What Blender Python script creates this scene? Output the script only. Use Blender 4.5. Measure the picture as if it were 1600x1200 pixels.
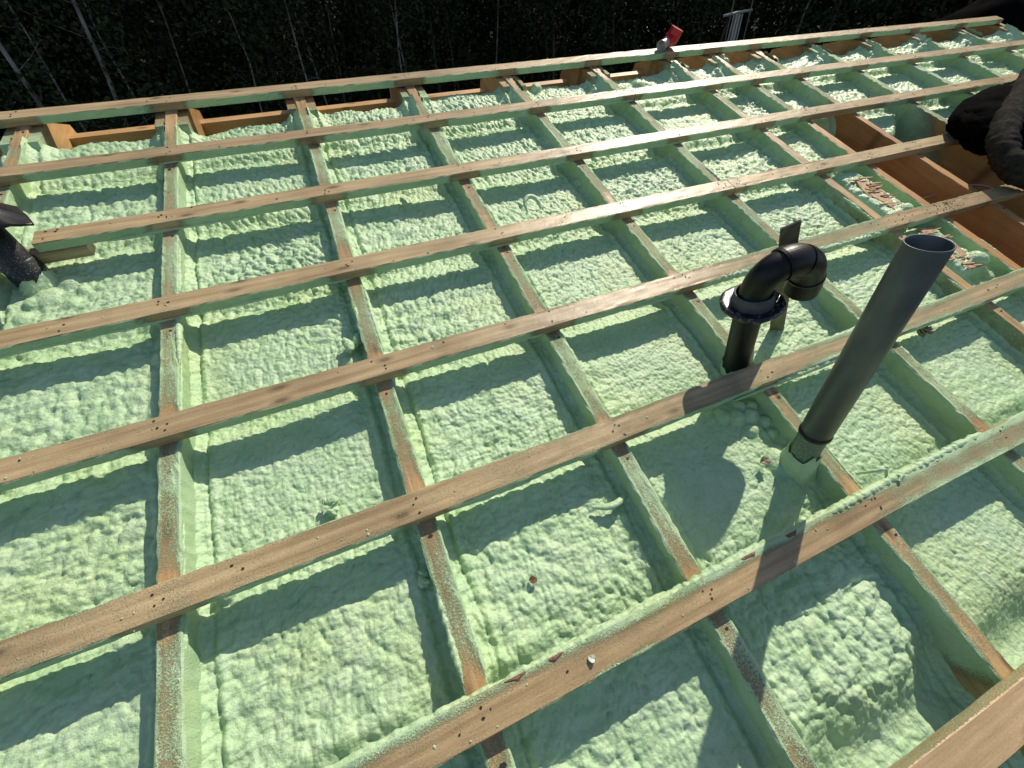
import bpy, math, random
import numpy as np
from mathutils import Matrix, Vector

for o in list(bpy.data.objects):
    bpy.data.objects.remove(o, do_unlink=True)
S = bpy.context.scene
COL = S.collection
random.seed(7)
RNG = np.random.default_rng(11)

# ------------------------------------------------------------------ frame
# Everything on the roof is measured in the roof's own frame: x along the battens,
# y up the rafters, z square to the roof (0 = batten tops).  PITCH tilts it into the world.
PITCH = math.atan2(0.3145, 0.949)
M3 = Matrix.Rotation(PITCH, 3, 'X')
ORIGIN = Vector((0, 0, 4.3))
M4 = Matrix.Translation(ORIGIN) @ M3.to_4x4()

# ------------------------------------------------------------------ camera, sky, sun, exposure
cam = bpy.data.cameras.new('camera')
cam.sensor_width = 36.0
cam.lens = 36.0 * 638.47 / 1600.0
cam.clip_start = 0.02
cam.clip_end = 500
co = bpy.data.objects.new('camera', cam)
COL.objects.link(co)
R = Matrix(((0.9203, 0.2927, -0.2596), (-0.3844, 0.7999, -0.4609), (0.0727, 0.5239, 0.8486)))
co.matrix_world = M4 @ (Matrix.Translation((0, 0, 1.0916)) @ R.to_4x4())
S.camera = co

SUN_LOCAL = Vector((1.0, 1.08, 1.0)).normalized()
sd = (M3 @ SUN_LOCAL).normalized()
W = bpy.data.worlds.new('World')
S.world = W
W.use_nodes = True
nt = W.node_tree
bg = nt.nodes['Background']
sky = nt.nodes.new('ShaderNodeTexSky')
sky.sky_type = 'NISHITA'
sky.sun_disc = False
sky.sun_elevation = math.asin(sd.z)
sky.sun_rotation = math.atan2(sd.x, sd.y)
nt.links.new(sky.outputs[0], bg.inputs[0])
bg.inputs[1].default_value = 0.115
sun = bpy.data.lights.new('sun', 'SUN')
sun.energy = 4.7
sun.angle = math.radians(0.53)
sun.color = (1.0, 0.91, 0.75)
so = bpy.data.objects.new('sun', sun)
COL.objects.link(so)
so.rotation_euler = sd.to_track_quat('Z', 'Y').to_euler()
so.location = (8, 8, 20)
S.view_settings.view_transform = 'Standard'
S.view_settings.look = 'None'
S.view_settings.exposure = 0.08
S.view_settings.gamma = 1.0
S.view_settings.use_curve_mapping = False

# ------------------------------------------------------------------ measured layout
JX = [-1.827, -1.227, -0.633, -0.033, 0.566, 1.165, 1.767, 2.375, 2.736, 3.132, 3.700, 4.279, 4.879, 5.479, 6.079]
BY = [2.693, 2.222, 1.753, 1.277, 0.804, 0.336, -0.139, -0.610]
BW, BH, JW, JH = 0.077, 0.0355, 0.052, 0.225
ZJ = -BH                       # rafter tops
ZF = -0.110                    # mean foam surface

# ------------------------------------------------------------------ noise
def hsh(i, j, k):
    n = (i.astype(np.int64) * 374761393 + j.astype(np.int64) * 668265263 + k * 974711 + 12345) & 0xffffffff
    n = ((n ^ (n >> 13)) * 1274126177) & 0xffffffff
    n = ((n ^ (n >> 16)) * 2246822519) & 0xffffffff
    return ((n ^ (n >> 15)) & 0xffff) / 65535.0

def vn(x, y, s, k):            # smooth value noise 0..1, lattice size s
    x = np.asarray(x, float) / s; y = np.asarray(y, float) / s
    i = np.floor(x).astype(np.int64); j = np.floor(y).astype(np.int64)
    u = x - i; v = y - j
    u = u * u * (3 - 2 * u); v = v * v * (3 - 2 * v)
    return (hsh(i, j, k) * (1 - u) + hsh(i + 1, j, k) * u) * (1 - v) + (hsh(i, j + 1, k) * (1 - u) + hsh(i + 1, j + 1, k) * u) * v

def fbm(x, y, s, k, n=3):
    t = 0; a = 1.0; w = 0
    for o in range(n):
        t = t + a * vn(x, y, s / 2 ** o, k + o * 17); w += a; a *= 0.5
    return t / w

def domes(x, y, s, k):         # overlapping popcorn domes with creases between, about 0..1
    x = x / s; y = y / s
    i = np.floor(x).astype(np.int64); j = np.floor(y).astype(np.int64)
    best = np.full(x.shape, -9.0)
    for di in (-1, 0, 1):
        for dj in (-1, 0, 1):
            a = i + di; b = j + dj
            px = a + 0.15 + 0.7 * hsh(a, b, k); py = b + 0.15 + 0.7 * hsh(a, b, k + 1)
            h = 0.62 + 0.38 * hsh(a, b, k + 2)
            best = np.maximum(best, h - 0.95 * ((x - px) ** 2 + (y - py) ** 2))
    return np.clip((best + .12) / 1.12, 0, 1) ** .72

def sstep(a, b, x):
    t = np.clip((x - a) / (b - a), 0, 1)
    return t * t * (3 - 2 * t)

# ------------------------------------------------------------------ object helpers
def link(o): COL.objects.link(o)

def tag(o, label=None, cat=None, group=None, kind=None):
    if label: o['label'] = label
    if cat: o['category'] = cat
    if group: o['group'] = group
    if kind: o['kind'] = kind
    return o

def thing(name, label, cat, loc=(0, 0, 0), group=None, world=False):
    o = bpy.data.objects.new(name, None); link(o)
    o.empty_display_size = 0.1
    o.matrix_world = Matrix.Translation(loc) if world else M4 @ Matrix.Translation(loc)
    o['loc'] = loc
    return tag(o, label, cat, group)

def mesh_obj(name, verts, faces, mat, parent=None, off=None, smooth=False, attr=None):
    """verts in roof frame (or the parent's world frame); off = the root thing's location"""
    v = np.asarray(verts, np.float32).reshape(-1, 3)
    if off is not None: v = v - np.asarray(off, np.float32)
    me = bpy.data.meshes.new(name)
    if isinstance(faces, np.ndarray):
        n, m = faces.shape
        me.vertices.add(len(v)); me.vertices.foreach_set('co', v.ravel())
        me.loops.add(n * m); me.loops.foreach_set('vertex_index', faces.ravel().astype(np.int32))
        me.polygons.add(n); me.polygons.foreach_set('loop_start', np.arange(0, n * m, m, dtype=np.int32))
        try: me.polygons.foreach_set('loop_total', np.full(n, m, np.int32))
        except Exception: pass
        me.update(calc_edges=True)
    else:
        me.from_pydata([tuple(p) for p in v], [], [tuple(f) for f in faces]); me.update()
    me.validate()
    if smooth: me.polygons.foreach_set('use_smooth', np.ones(len(me.polygons), bool))
    if attr is not None:
        a = me.attributes.new('foam', 'FLOAT', 'POINT'); a.data.foreach_set('value', np.asarray(attr, np.float32).ravel())
    me.materials.append(mat)
    o = bpy.data.objects.new(name, me); link(o)
    if parent is not None: o.parent = parent
    return o

def grid_faces(nu, nv, close_v=False):
    i, j = np.meshgrid(np.arange(nu - 1), np.arange(nv if close_v else nv - 1), indexing='ij')
    j2 = (j + 1) % nv
    return np.stack([i * nv + j, (i + 1) * nv + j, (i + 1) * nv + j2, i * nv + j2], -1).reshape(-1, 4)

def frames(path):
    P = np.asarray(path, float)
    T = np.gradient(P, axis=0); T /= np.linalg.norm(T, axis=1)[:, None]
    u = np.cross(T[0], [0.31, 0.2, 0.93]); u /= np.linalg.norm(u); U = [u]
    for t in T[1:]:
        u = U[-1] - t * (U[-1] @ t); u /= np.linalg.norm(u); U.append(u)
    U = np.array(U); V = np.cross(T, U)
    return P, T, U, V

def tube(path, rad, n=20, cap=(True, True), jit=None):
    """swept tube; rad scalar or per point; jit(i_array, ang) -> radius factor"""
    P, T, U, V = frames(path)
    rad = np.broadcast_to(np.asarray(rad, float), (len(P),))
    a = np.linspace(0, 2 * np.pi, n, endpoint=False)
    rr = rad[:, None] * np.ones(n)
    if jit is not None: rr = rr * jit(np.arange(len(P))[:, None] + 0 * a, a[None, :] + 0 * rad[:, None])
    v = P[:, None, :] + rr[..., None] * (np.cos(a)[None, :, None] * U[:, None, :] + np.sin(a)[None, :, None] * V[:, None, :])
    v = v.reshape(-1, 3); f = [tuple(q) for q in grid_faces(len(P), n, True)]
    if cap[0]: f.append(tuple(range(n - 1, -1, -1)))
    if cap[1]: f.append(tuple(range((len(P) - 1) * n, len(P) * n)))
    return v, f

def lathe(base, axis, prof, n=40):
    """prof: list of (along, radius), closed profile gives a solid with walls"""
    b = np.asarray(base, float); a = np.asarray(axis, float); a /= np.linalg.norm(a)
    u = np.cross(a, [0, 1, 0.1]); u /= np.linalg.norm(u); w = np.cross(a, u)
    th = np.linspace(0, 2 * np.pi, n, endpoint=False)
    pr = np.asarray(prof, float)
    v = b + pr[:, None, 0:1] * a + pr[:, None, 1:2] * (np.cos(th)[None, :, None] * u + np.sin(th)[None, :, None] * w)
    return v.reshape(-1, 3), grid_faces(len(pr), n, True)

def join(parts):
    V = []; F = []; n = 0
    for v, f in parts:
        V.append(np.asarray(v)); F += [tuple(int(i) + n for i in q) for q in f]; n += len(v)
    return np.concatenate(V), F

def boxvf(x0, x1, y0, y1, z0, z1):
    v = [(x, y, z) for z in (z0, z1) for y in (y0, y1) for x in (x0, x1)]
    return v, [(0, 2, 3, 1), (4, 5, 7, 6), (0, 1, 5, 4), (2, 6, 7, 3), (0, 4, 6, 2), (1, 3, 7, 5)]

# ------------------------------------------------------------------ materials
def newmat(name):
    m = bpy.data.materials.new(name); m.use_nodes = True
    return m, m.node_tree, m.node_tree.nodes['Principled BSDF']

def N(t, typ, **kw):
    n = t.nodes.new(typ)
    for k, v in kw.items(): setattr(n, k, v)
    return n

def noise(t, vec, scale, detail=4, rough=0.55):
    n = N(t, 'ShaderNodeTexNoise'); n.inputs['Scale'].default_value = scale
    n.inputs['Detail'].default_value = detail; n.inputs['Roughness'].default_value = rough
    t.links.new(vec, n.inputs['Vector']); return n.outputs['Fac']

def ramp(t, fac, stops):
    r = N(t, 'ShaderNodeValToRGB'); e = r.color_ramp.elements
    while len(e) < len(stops): e.new(0.5)
    for q, (p, c) in zip(e, stops):
        q.position = p; q.color = (*c, 1) if len(c) == 3 else c
    t.links.new(fac, r.inputs[0]); return r.outputs[0]

def math_(t, op, a, b=None, clamp=False):
    n = N(t, 'ShaderNodeMath', operation=op); n.use_clamp = clamp
    for s, x in zip(n.inputs, (a, b)):
        if x is None: continue
        if isinstance(x, (int, float)): s.default_value = x
        else: t.links.new(x, s)
    return n.outputs[0]

def mix(t, fac, a, b, mode='MIX'):
    n = N(t, 'ShaderNodeMix', data_type='RGBA', blend_type=mode)
    for s, x in ((n.inputs[0], fac), (n.inputs[6], a), (n.inputs[7], b)):
        if isinstance(x, (int, float)): s.default_value = x
        elif isinstance(x, tuple): s.default_value = (*x, 1)
        else: t.links.new(x, s)
    return n.outputs[2]

def objco(t, scale=(1, 1, 1)):
    c = N(t, 'ShaderNodeTexCoord'); m = N(t, 'ShaderNodeMapping'); m.inputs['Scale'].default_value = scale
    t.links.new(c.outputs['Object'], m.inputs['Vector']); return m.outputs[0]

def bump(t, h, strength, dist, prev=None):
    b = N(t, 'ShaderNodeBump'); b.inputs['Strength'].default_value = strength; b.inputs['Distance'].default_value = dist
    t.links.new(h, b.inputs['Height'])
    if prev is not None: t.links.new(prev, b.inputs['Normal'])
    return b.outputs[0]

GREEN_A, GREEN_B, GREEN_Y = (0.375, 0.555, 0.305), (0.475, 0.63, 0.40), (0.505, 0.62, 0.29)

def foam_colour(t, vec):
    c = ramp(t, noise(t, vec, 9, 5, 0.6), [(0.3, GREEN_A), (0.62, GREEN_B)])
    y = ramp(t, noise(t, vec, 3.1, 3), [(0.48, (0, 0, 0)), (0.70, (0.5, 0.5, 0.5))])
    c = mix(t, y, c, GREEN_Y)
    w = ramp(t, noise(t, vec, 26, 4, .6), [(0.56, (0, 0, 0)), (0.72, (0.5, 0.5, 0.5))])
    c = mix(t, w, c, (0.54, 0.66, 0.48))
    # older foam left by an earlier pass, greyer green
    o_ = ramp(t, noise(t, vec, 5.3, 4, .65), [(0.55, (0, 0, 0)), (0.68, (0.55, 0.55, 0.55))])
    c = mix(t, o_, c, (0.325, 0.515, 0.28))
    sp = ramp(t, noise(t, vec, 420, 2), [(0.32, (0.72, 0.76, 0.7)), (0.5, (1, 1, 1))])
    return mix(t, 0.5, c, sp, 'MULTIPLY')

def make_foam():
    m, t, p = newmat('spray_foam')
    v = objco(t)
    t.links.new(foam_colour(t, v), p.inputs['Base Color'])
    p.inputs['Roughness'].default_value = 0.42
    p.inputs['Specular IOR Level'].default_value = 0.5
    b = bump(t, noise(t, v, 95, 5, 0.6), 0.5, 0.008)
    b = bump(t, noise(t, v, 520, 3), 0.5, 0.002, b)
    vo = N(t, 'ShaderNodeTexVoronoi', feature='SMOOTH_F1'); vo.inputs['Scale'].default_value = 85; vo.inputs['Smoothness'].default_value = .15
    t.links.new(v, vo.inputs['Vector'])
    b = bump(t, math_(t, 'SUBTRACT', 1.0, vo.outputs['Distance']), 0.35, 0.005, b)
    t.links.new(b, p.inputs['Normal'])
    return m

def make_wood(name, along, dark, light, red=0.0, rough=0.5):
    m, t, p = newmat(name)
    sc = [34.0, 34.0, 34.0]; sc[along] = 1.3
    v = objco(t, tuple(sc)); vo = objco(t)
    g = noise(t, v, 1.6, 7, 0.62)
    c = ramp(t, g, [(0.28, dark), (0.5, tuple((a + b) / 2 for a, b in zip(dark, light))), (0.72, light)])
    broad = ramp(t, noise(t, vo, 2.3, 3), [(0.32, (0.68, 0.65, 0.60)), (0.5, (.95, .93, .90)), (0.68, (1.12, 1.10, 1.06))])
    c = mix(t, 1.0, c, broad, 'MULTIPLY')
    oi = N(t, 'ShaderNodeObjectInfo')
    tone = ramp(t, oi.outputs['Random'], [(0.0, (0.80, 0.74, 0.68)), (0.5, (.98, .97, .93)), (1.0, (1.12, 1.12, 1.06))])
    c = mix(t, 1.0, c, tone, 'MULTIPLY')
    # knots: sparse ovals along the grain
    ks = [10.0, 10.0, 0.6]; ks[along] = 3.6
    vo2 = N(t, 'ShaderNodeTexVoronoi', voronoi_dimensions='2D'); vo2.inputs['Scale'].default_value = 1.0
    t.links.new(objco(t, tuple(ks)), vo2.inputs['Vector'])
    k = ramp(t, vo2.outputs['Distance'], [(0.045, (.85, .85, .85)), (0.075, (0.45, 0.45, 0.45)), (0.15, (0, 0, 0))])
    sep = N(t, 'ShaderNodeSeparateColor'); t.links.new(vo2.outputs['Color'], sep.inputs[0])
    k = mix(t, 1.0, k, ramp(t, sep.outputs[0], [(.45, (0, 0, 0)), (.5, (1, 1, 1))]), 'MULTIPLY')
    c = mix(t, k, c, tuple(x * 0.42 for x in dark))
    # dirt, scuffs
    d = ramp(t, noise(t, vo, 55, 4, 0.7), [(0.66, (0, 0, 0)), (0.76, (0.5, 0.5, 0.5))])
    c = mix(t, d, c, (0.10, 0.065, 0.045))
    dust = ramp(t, noise(t, vo, 620, 2, .6), [(0.60, (0, 0, 0)), (0.68, (.55, .55, .55))])
    dust = mix(t, 1.0, dust, ramp(t, noise(t, vo, 19, 4, .65), [(.42, (.12, .12, .12)), (.62, (1, 1, 1))]), 'MULTIPLY')
    c = mix(t, dust, c, (.50, .55, .40))
    fine = ramp(t, noise(t, vo, 240, 4, .7), [(.3, (.74, .73, .72)), (.7, (1.12, 1.1, 1.08))])
    c = mix(t, .8, c, fine, 'MULTIPLY')
    at = N(t, 'ShaderNodeAttribute'); at.attribute_name = 'foam'
    s = math_(t, 'MULTIPLY', math_(t, 'SUBTRACT', noise(t, vo, 300, 3, 0.7), 0.5), 2.0)
    s2 = math_(t, 'MULTIPLY', math_(t, 'SUBTRACT', noise(t, vo, 14, 4, 0.6), 0.5), 0.6)
    f = math_(t, 'ADD', math_(t, 'ADD', at.outputs['Fac'], s), s2)
    fac = ramp(t, f, [(0.38, (0, 0, 0)), (0.74, (1, 1, 1))])
    fac = math_(t, 'MULTIPLY', fac, ramp(t, at.outputs['Fac'], [(0.01, (0, 0, 0)), (0.05, (1, 1, 1))]))
    col = mix(t, fac, c, foam_colour(t, vo))
    t.links.new(col, p.inputs['Base Color'])
    t.links.new(ramp(t, fac, [(0, (rough, rough, rough)), (1, (0.62, 0.62, 0.62))]), p.inputs['Roughness'])
    p.inputs['Specular IOR Level'].default_value = 0.4
    b = bump(t, g, 0.25, 0.002)
    hh = math_(t, 'ADD', math_(t, 'MULTIPLY', fac, 0.6), math_(t, 'MULTIPLY', math_(t, 'MULTIPLY', noise(t, vo, 260, 3, 0.65), fac), 1.2))
    b = bump(t, hh, 0.8, 0.004, b)
    t.links.new(b, p.inputs['Normal'])
    return m

def plain(name, col, rough=0.5, var=0.15, scale=30, metal=0.0, bmp=0.0, spec=0.5):
    m, t, p = newmat(name); v = objco(t)
    c = ramp(t, noise(t, v, scale, 5, 0.6), [(0.3, tuple(x * (1 - var) for x in col)), (0.7, tuple(min(1, x * (1 + var)) for x in col))])
    t.links.new(c, p.inputs['Base Color'])
    p.inputs['Roughness'].default_value = rough; p.inputs['Metallic'].default_value = metal
    p.inputs['Specular IOR Level'].default_value = spec
    if bmp: t.links.new(bump(t, noise(t, v, scale * 2, 5, 0.6), bmp, 0.004), p.inputs['Normal'])
    return m

FOAM = make_foam()
WOODX = make_wood('batten_wood', 0, (0.31, 0.215, 0.115), (0.61, 0.485, 0.30), rough=0.42)
WOODP = make_wood('pale_wood', 0, (0.42, 0.30, 0.165), (0.70, 0.55, 0.35), rough=0.5)
WOODO = make_wood('fresh_rafter_wood', 1, (0.46, 0.25, 0.09), (0.62, 0.38, 0.165))
WOODY = make_wood('rafter_wood', 1, (0.31, 0.195, 0.095), (0.56, 0.40, 0.22))
ORANGE = make_wood('new_timber', 1, (0.47, 0.275, 0.115), (0.64, 0.42, 0.21))
ORANGEX = make_wood('new_timber_along', 0, (0.46, 0.265, 0.11), (0.62, 0.40, 0.19))
NAIL = plain('nail_head', (0.025, 0.018, 0.014), 0.6, 0.3, 200)
GREYPVC = plain('grey_pvc', (0.084, 0.096, 0.098), 0.40, 0.22, 9, bmp=0.06)
BLACKPVC = plain('black_pipe', (0.008, 0.008, 0.009), 0.40, 0.3, 30, bmp=0.12, spec=0.32)
RUBBER = plain('grey_rubber', (0.075, 0.08, 0.088), 0.6, 0.2, 60, bmp=0.2)
CLOTHK = plain('black_cloth', (0.003, 0.003, 0.0033), 0.95, 0.4, 40, bmp=0.5, spec=0.015)
CLOTHG = plain('grey_brown_cloth', (0.034, 0.031, 0.026), 0.95, 0.5, 45, bmp=1.0, spec=0.03)
TARP = plain('black_sheet', (0.0028, 0.0028, 0.003), 0.95, 0.4, 25, bmp=0.3, spec=0.01)
RED = plain('red_plastic', (0.50, 0.012, 0.018), 0.35, 0.15, 40)
GREYMET = plain('dull_metal', (0.36, 0.36, 0.34), 0.45, 0.2, 50, metal=0.4)
GALV = plain('galvanised', (0.72, 0.72, 0.72), 0.5, 0.12, 30)
WEATH = make_wood('weathered_stake', 2, (0.10, 0.085, 0.06), (0.22, 0.19, 0.14), rough=0.75)
SPLINT = plain('splintered_wood', (0.45, 0.29, 0.16), 0.7, 0.35, 120)
SPLINTD = plain('splintered_wood_dark', (0.20, 0.11, 0.055), 0.7, 0.35, 120)
MEMB = plain('underlay', (0.10, 0.06, 0.035), 0.8, 0.3, 12)
WALL = plain('wall_sheathing', (0.30, 0.27, 0.22), 0.8, 0.15, 8)
CABLE = plain('pinkish_cable', (0.42, 0.24, 0.2), 0.5, 0.1, 30)

# ------------------------------------------------------------------ the house: roof frame
house = thing('house', 'house under construction whose timber roof frame is packed with pale green spray foam', 'house', (0, 0, 0))

def board(name, axis, a0, a1, c, w, z0, z1, mat, foamfn, step=0.02, wob=0.0015, seed=0, parent=house, lift=0.0022):
    """long board along axis 0 (x) or 1 (y); foamfn(s, p, side) gives the overspray 0..1"""
    n = max(2, int((a1 - a0) / step) + 1)
    s = np.linspace(a0, a1, n)
    h = w / 2; r = 0.0025; H = z1 - z0
    prof = [(-h + r, z1, 'top'), (-h + 0.012, z1, 'top'), (-h * .35, z1, 'top'), (h * .35, z1, 'top'), (h - 0.012, z1, 'top'), (h - r, z1, 'top'),
            (h, z1 - r, 'hi'), (h, z1 - H * .3, 'hi'), (h, z1 - H * .65, 'hi'), (h, z0, 'hi'), (0, z0, 'bot'), (-h, z0, 'lo'), (-h, z1 - H * .65, 'lo'), (-h, z1 - H * .3, 'lo'), (-h, z1 - r, 'lo')]
    m = len(prof)
    bow = (vn(s, s * 0 + seed, 1.1, 50 + seed) - 0.5) * 0.010 + (vn(s, s * 0 + seed, .25, 90 + seed) - 0.5) * 0.0015
    V = np.zeros((n, m, 3)); A = np.zeros((n, m))
    for k, (p, z, side) in enumerate(prof):
        f = np.clip(foamfn(s, p, z, side), 0, 1); A[:, k] = f
        rough = (vn(s, s * 0 + k * 3.1, 0.012, seed + k) - 0.3) * lift * 2 * sstep(0.6, 0.9, f) + (vn(s, s * 0 + k, .05, seed + 7 + k) - .5) * wob
        dy = np.zeros(n); dz = np.zeros(n)
        if side == 'hi': dy = rough
        elif side == 'lo': dy = -rough
        elif side == 'top': dz = rough
        V[:, k, axis] = s; V[:, k, 1 - axis] = c + p + dy + bow; V[:, k, 2] = z + dz
    f = [tuple(q) for q in grid_faces(n, m, True)]
    if axis == 1: f = [q[::-1] for q in f]
    f.append(tuple(range(m - 1, -1, -1)) if axis == 0 else tuple(range(m)))
    e = list(range((n - 1) * m, n * m)); f.append(tuple(e) if axis == 0 else tuple(e[::-1]))
    # orientation: make outward
    return mesh_obj(name, V.reshape(-1, 3), f, mat, parent, None, False, A.reshape(-1))

def near_rafter(x):
    d = np.full_like(x, 9.0)
    for j in JX: d = np.minimum(d, abs(x - j))
    return d

def nails(pts, parent, r=0.0025, nrm=2):
    parts = []
    for x, y, z in pts:
        rr = r * random.uniform(0.7, 1.25); a = np.arange(6) * math.pi / 3 + random.random()
        ring = np.stack([x + rr * np.cos(a) * random.uniform(1, 1.6), y + rr * np.sin(a), np.full(6, z + 0.0012)], 1)
        low = ring * 1.0; low[:, 2] -= 0.002
        parts.append((np.concatenate([ring, low]), [tuple(range(6))] + [(i, i + 6, (i + 1) % 6 + 6, (i + 1) % 6) for i in range(6)]))
    if parts:
        v, f = join(parts); o = mesh_obj('nail_heads', v, f, NAIL, parent); o['kind'] = 'stuff'

# battens: (row, x0, x1)
B_SEG = [(0, -2.1, 2.697), (0, 2.701, 6.07), (1, -2.1, 1.786), (1, 1.790, 6.4), (2, -1.045, 2.745), (2, 2.749, 6.4),
         (3, -2.1, 1.768), (3, 1.772, 6.4), (4, -2.1, 2.757), (4, 2.761, 6.4), (5, -2.1, 4.4), (6, -2.1, 3.4), (7, -0.9, 3.0)]
B_TXT = {0: 'ridge batten along the far edge, dark forest behind it', 1: 'second batten down from the far edge', 2: 'third batten down, ending at the left black pipe',
         3: 'fourth batten down, in front of the curled foam shaving', 4: 'batten passing behind the black elbow vent', 5: 'batten right in front of the foot of the black elbow vent',
         6: 'nearest long batten, thick foam crust along its far edge', 7: 'pale board across the bottom right corner'}

def batten_foam(row, seed):
    def fn(s, p, z, side):
        nr = near_rafter(s)
        wide = 0.055 + 0.03 * (vn(s, s * 0, .3, seed) - .5)
        open_ = sstep(wide - .03, wide + 0.05, nr + .02 * (vn(s, s * 0 + z * 9, .03, seed + 60) - .5))
        if side == 'lo':
            f = open_ * (0.92 + 0.2 * vn(s, s * 0, .4, seed + 3)) + 0.05
            if row == 6 or row == 7: f = f * 0.7
            # bare where the bays are not sprayed
            if row in (3, 4): f = f * (1 - sstep(2.55, 2.75, s) * (1 - sstep(3.6, 3.75, s)) * .95)
            if row == 2: f = f * (1 - sstep(2.65, 2.8, s) * (1 - sstep(3.25, 3.5, s)))
            if row == 7: f = 0.12 + 0 * s
            return f
        if side == 'hi':
            return 0.9 * open_ + (0.1 if row != 7 else 0) if row != 7 else 0.45 + 0 * s
        if side == 'bot': return open_
        u = p / (BW / 2)                       # -1 near edge .. 1 far edge
        f = 0.13 + 0.24 * sstep(.55, 1, abs(u)) * vn(s, s * 0 + p, .2, seed + 5) + 0.16 * (fbm(s, s * 0 + p * 3, .35, seed + 9) - .42)
        if row == 0: f = f * .5
        if row == 6:
            f = f + sstep(.1, .95, u) * (.45 + .5 * vn(s, s * 0, .12, seed)) * (1 - .5 * sstep(1.6, 1.9, s))
            f = f + sstep(1.05, 1.35, s) * (0.45 * sstep(.0, .85, abs(u)) + .12) + .55 * sstep(.62, .95, -u) * sstep(.66, .76, vn(s, s * 0, .3, seed + 31))
        if row == 5:
            f = f + sstep(1.0, 1.5, s) * 0.55 * sstep(.1, .9, abs(u)) * vn(s, s * 0, .3, seed + 1) + .1
        if row == 4: f = f + sstep(1.2, 1.5, s) * (1 - sstep(2.2, 2.4, s)) * .5 * sstep(-.1, .9, abs(u))
        if row == 7: f = f * 0.2
        return f
    return fn

for k, (row, x0, x1) in enumerate(B_SEG):
    o = board('batten', 0, x0, x1, BY[row], BW if row != 7 else BW + .004, -BH + 0.0015, 0.0, WOODX if row != 7 else WOODP, batten_foam(row, 10 + k), seed=k + 1)
    half = ', left length' if k % 2 == 0 and row < 5 else (', right length' if row < 5 else '')
    o['label'] = B_TXT[row] + half
    pts = []
    for j in JX:
        if x0 + .02 < j < x1 - .02:
            for q in range(random.choice((2, 3, 3, 4))):
                pts.append((j + random.uniform(-.02, .02), BY[row] + random.uniform(-.028, .028), 0.0006))
    for e in (x0, x1):
        if row < 5 and -1.2 < e < 5:
            for q in range(5): pts.append((e + random.uniform(.012, .07) * (1 if e == x0 else -1), BY[row] + random.uniform(-.028, .028), .0006))
    for q in range(int((x1 - x0) * 1.8)):
        pts.append((random.uniform(x0 + .05, x1 - .05), BY[row] + random.uniform(-.03, .03), 0.0006))
    if row == 4:
        for q in range(11): pts.append((random.uniform(2.2, 2.9), BY[row] + random.uniform(-.03, .03), 0.0006))
    nails(pts, o)

# rafters
def rafter_foam(j, seed):
    bare_top = random.uniform(-.06, .1)
    def fn(s, p, z, side):
        dn = np.full_like(s, 9.0)
        for b in BY:
            d = s - b                            # close to a batten on either side the wood stays bare
            dn = np.minimum(dn, np.where(d > 0, d * 0.8, -d * 1.3))
        if side in ('hi', 'lo', 'bot'):
            f = 1.0 + 0 * s
            # axis 1: 'hi' = +x face, 'lo' = -x face
            if j == 9:
                f = (sstep(1.75, 1.95, s) if side == 'lo' else sstep(1.35, 1.55, s)) * f
            if j == 8 and side == 'hi': f = sstep(1.7, 1.9, s)
            if j == 10 and side == 'lo': f = sstep(1.35 + (z + .1) * 1.5, 1.6 + (z + .1) * 1.5, s) * .9
            if j == 7 and side == 'lo': f = f * (.66 + .34 * sstep(1.0, 1.3, s))
            if j == 5 and side == 'lo': f = sstep(-.62, -.50, s + (z + .12) * .6)
            if j in (6,) and side == 'lo': f = sstep(-.62, -.5, s)
            f = f * (1 - .8 * sstep(2.45, 2.6, s) * (1 if z > -.09 else .4))
            return f
        u = p / (JW / 2)
        f = 0.36 + bare_top + 0.2 * sstep(.02, .16, dn - BW / 2) + 0.36 * sstep(.45, 1, abs(u)) + 0.5 * (fbm(s, s * 0 + p, .33, seed) - .5)
        f = f - .5 * (1 - sstep(0.03, 0.08, dn))
        if j in (3, 4) : f = f + .1 * u
        if j in (2,): f = f + .14 * u
        f = f * (1 - sstep(2.4, 2.56, s))
        if j in (8, 9): f = f * (0.05 + .9 * sstep(1.6, 1.9, s))
        if j in (7,): f = f * (0.35 + .65 * sstep(1.6, 1.9, s))
        if j >= 10: f = f + .1
        return f
    return fn

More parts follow.
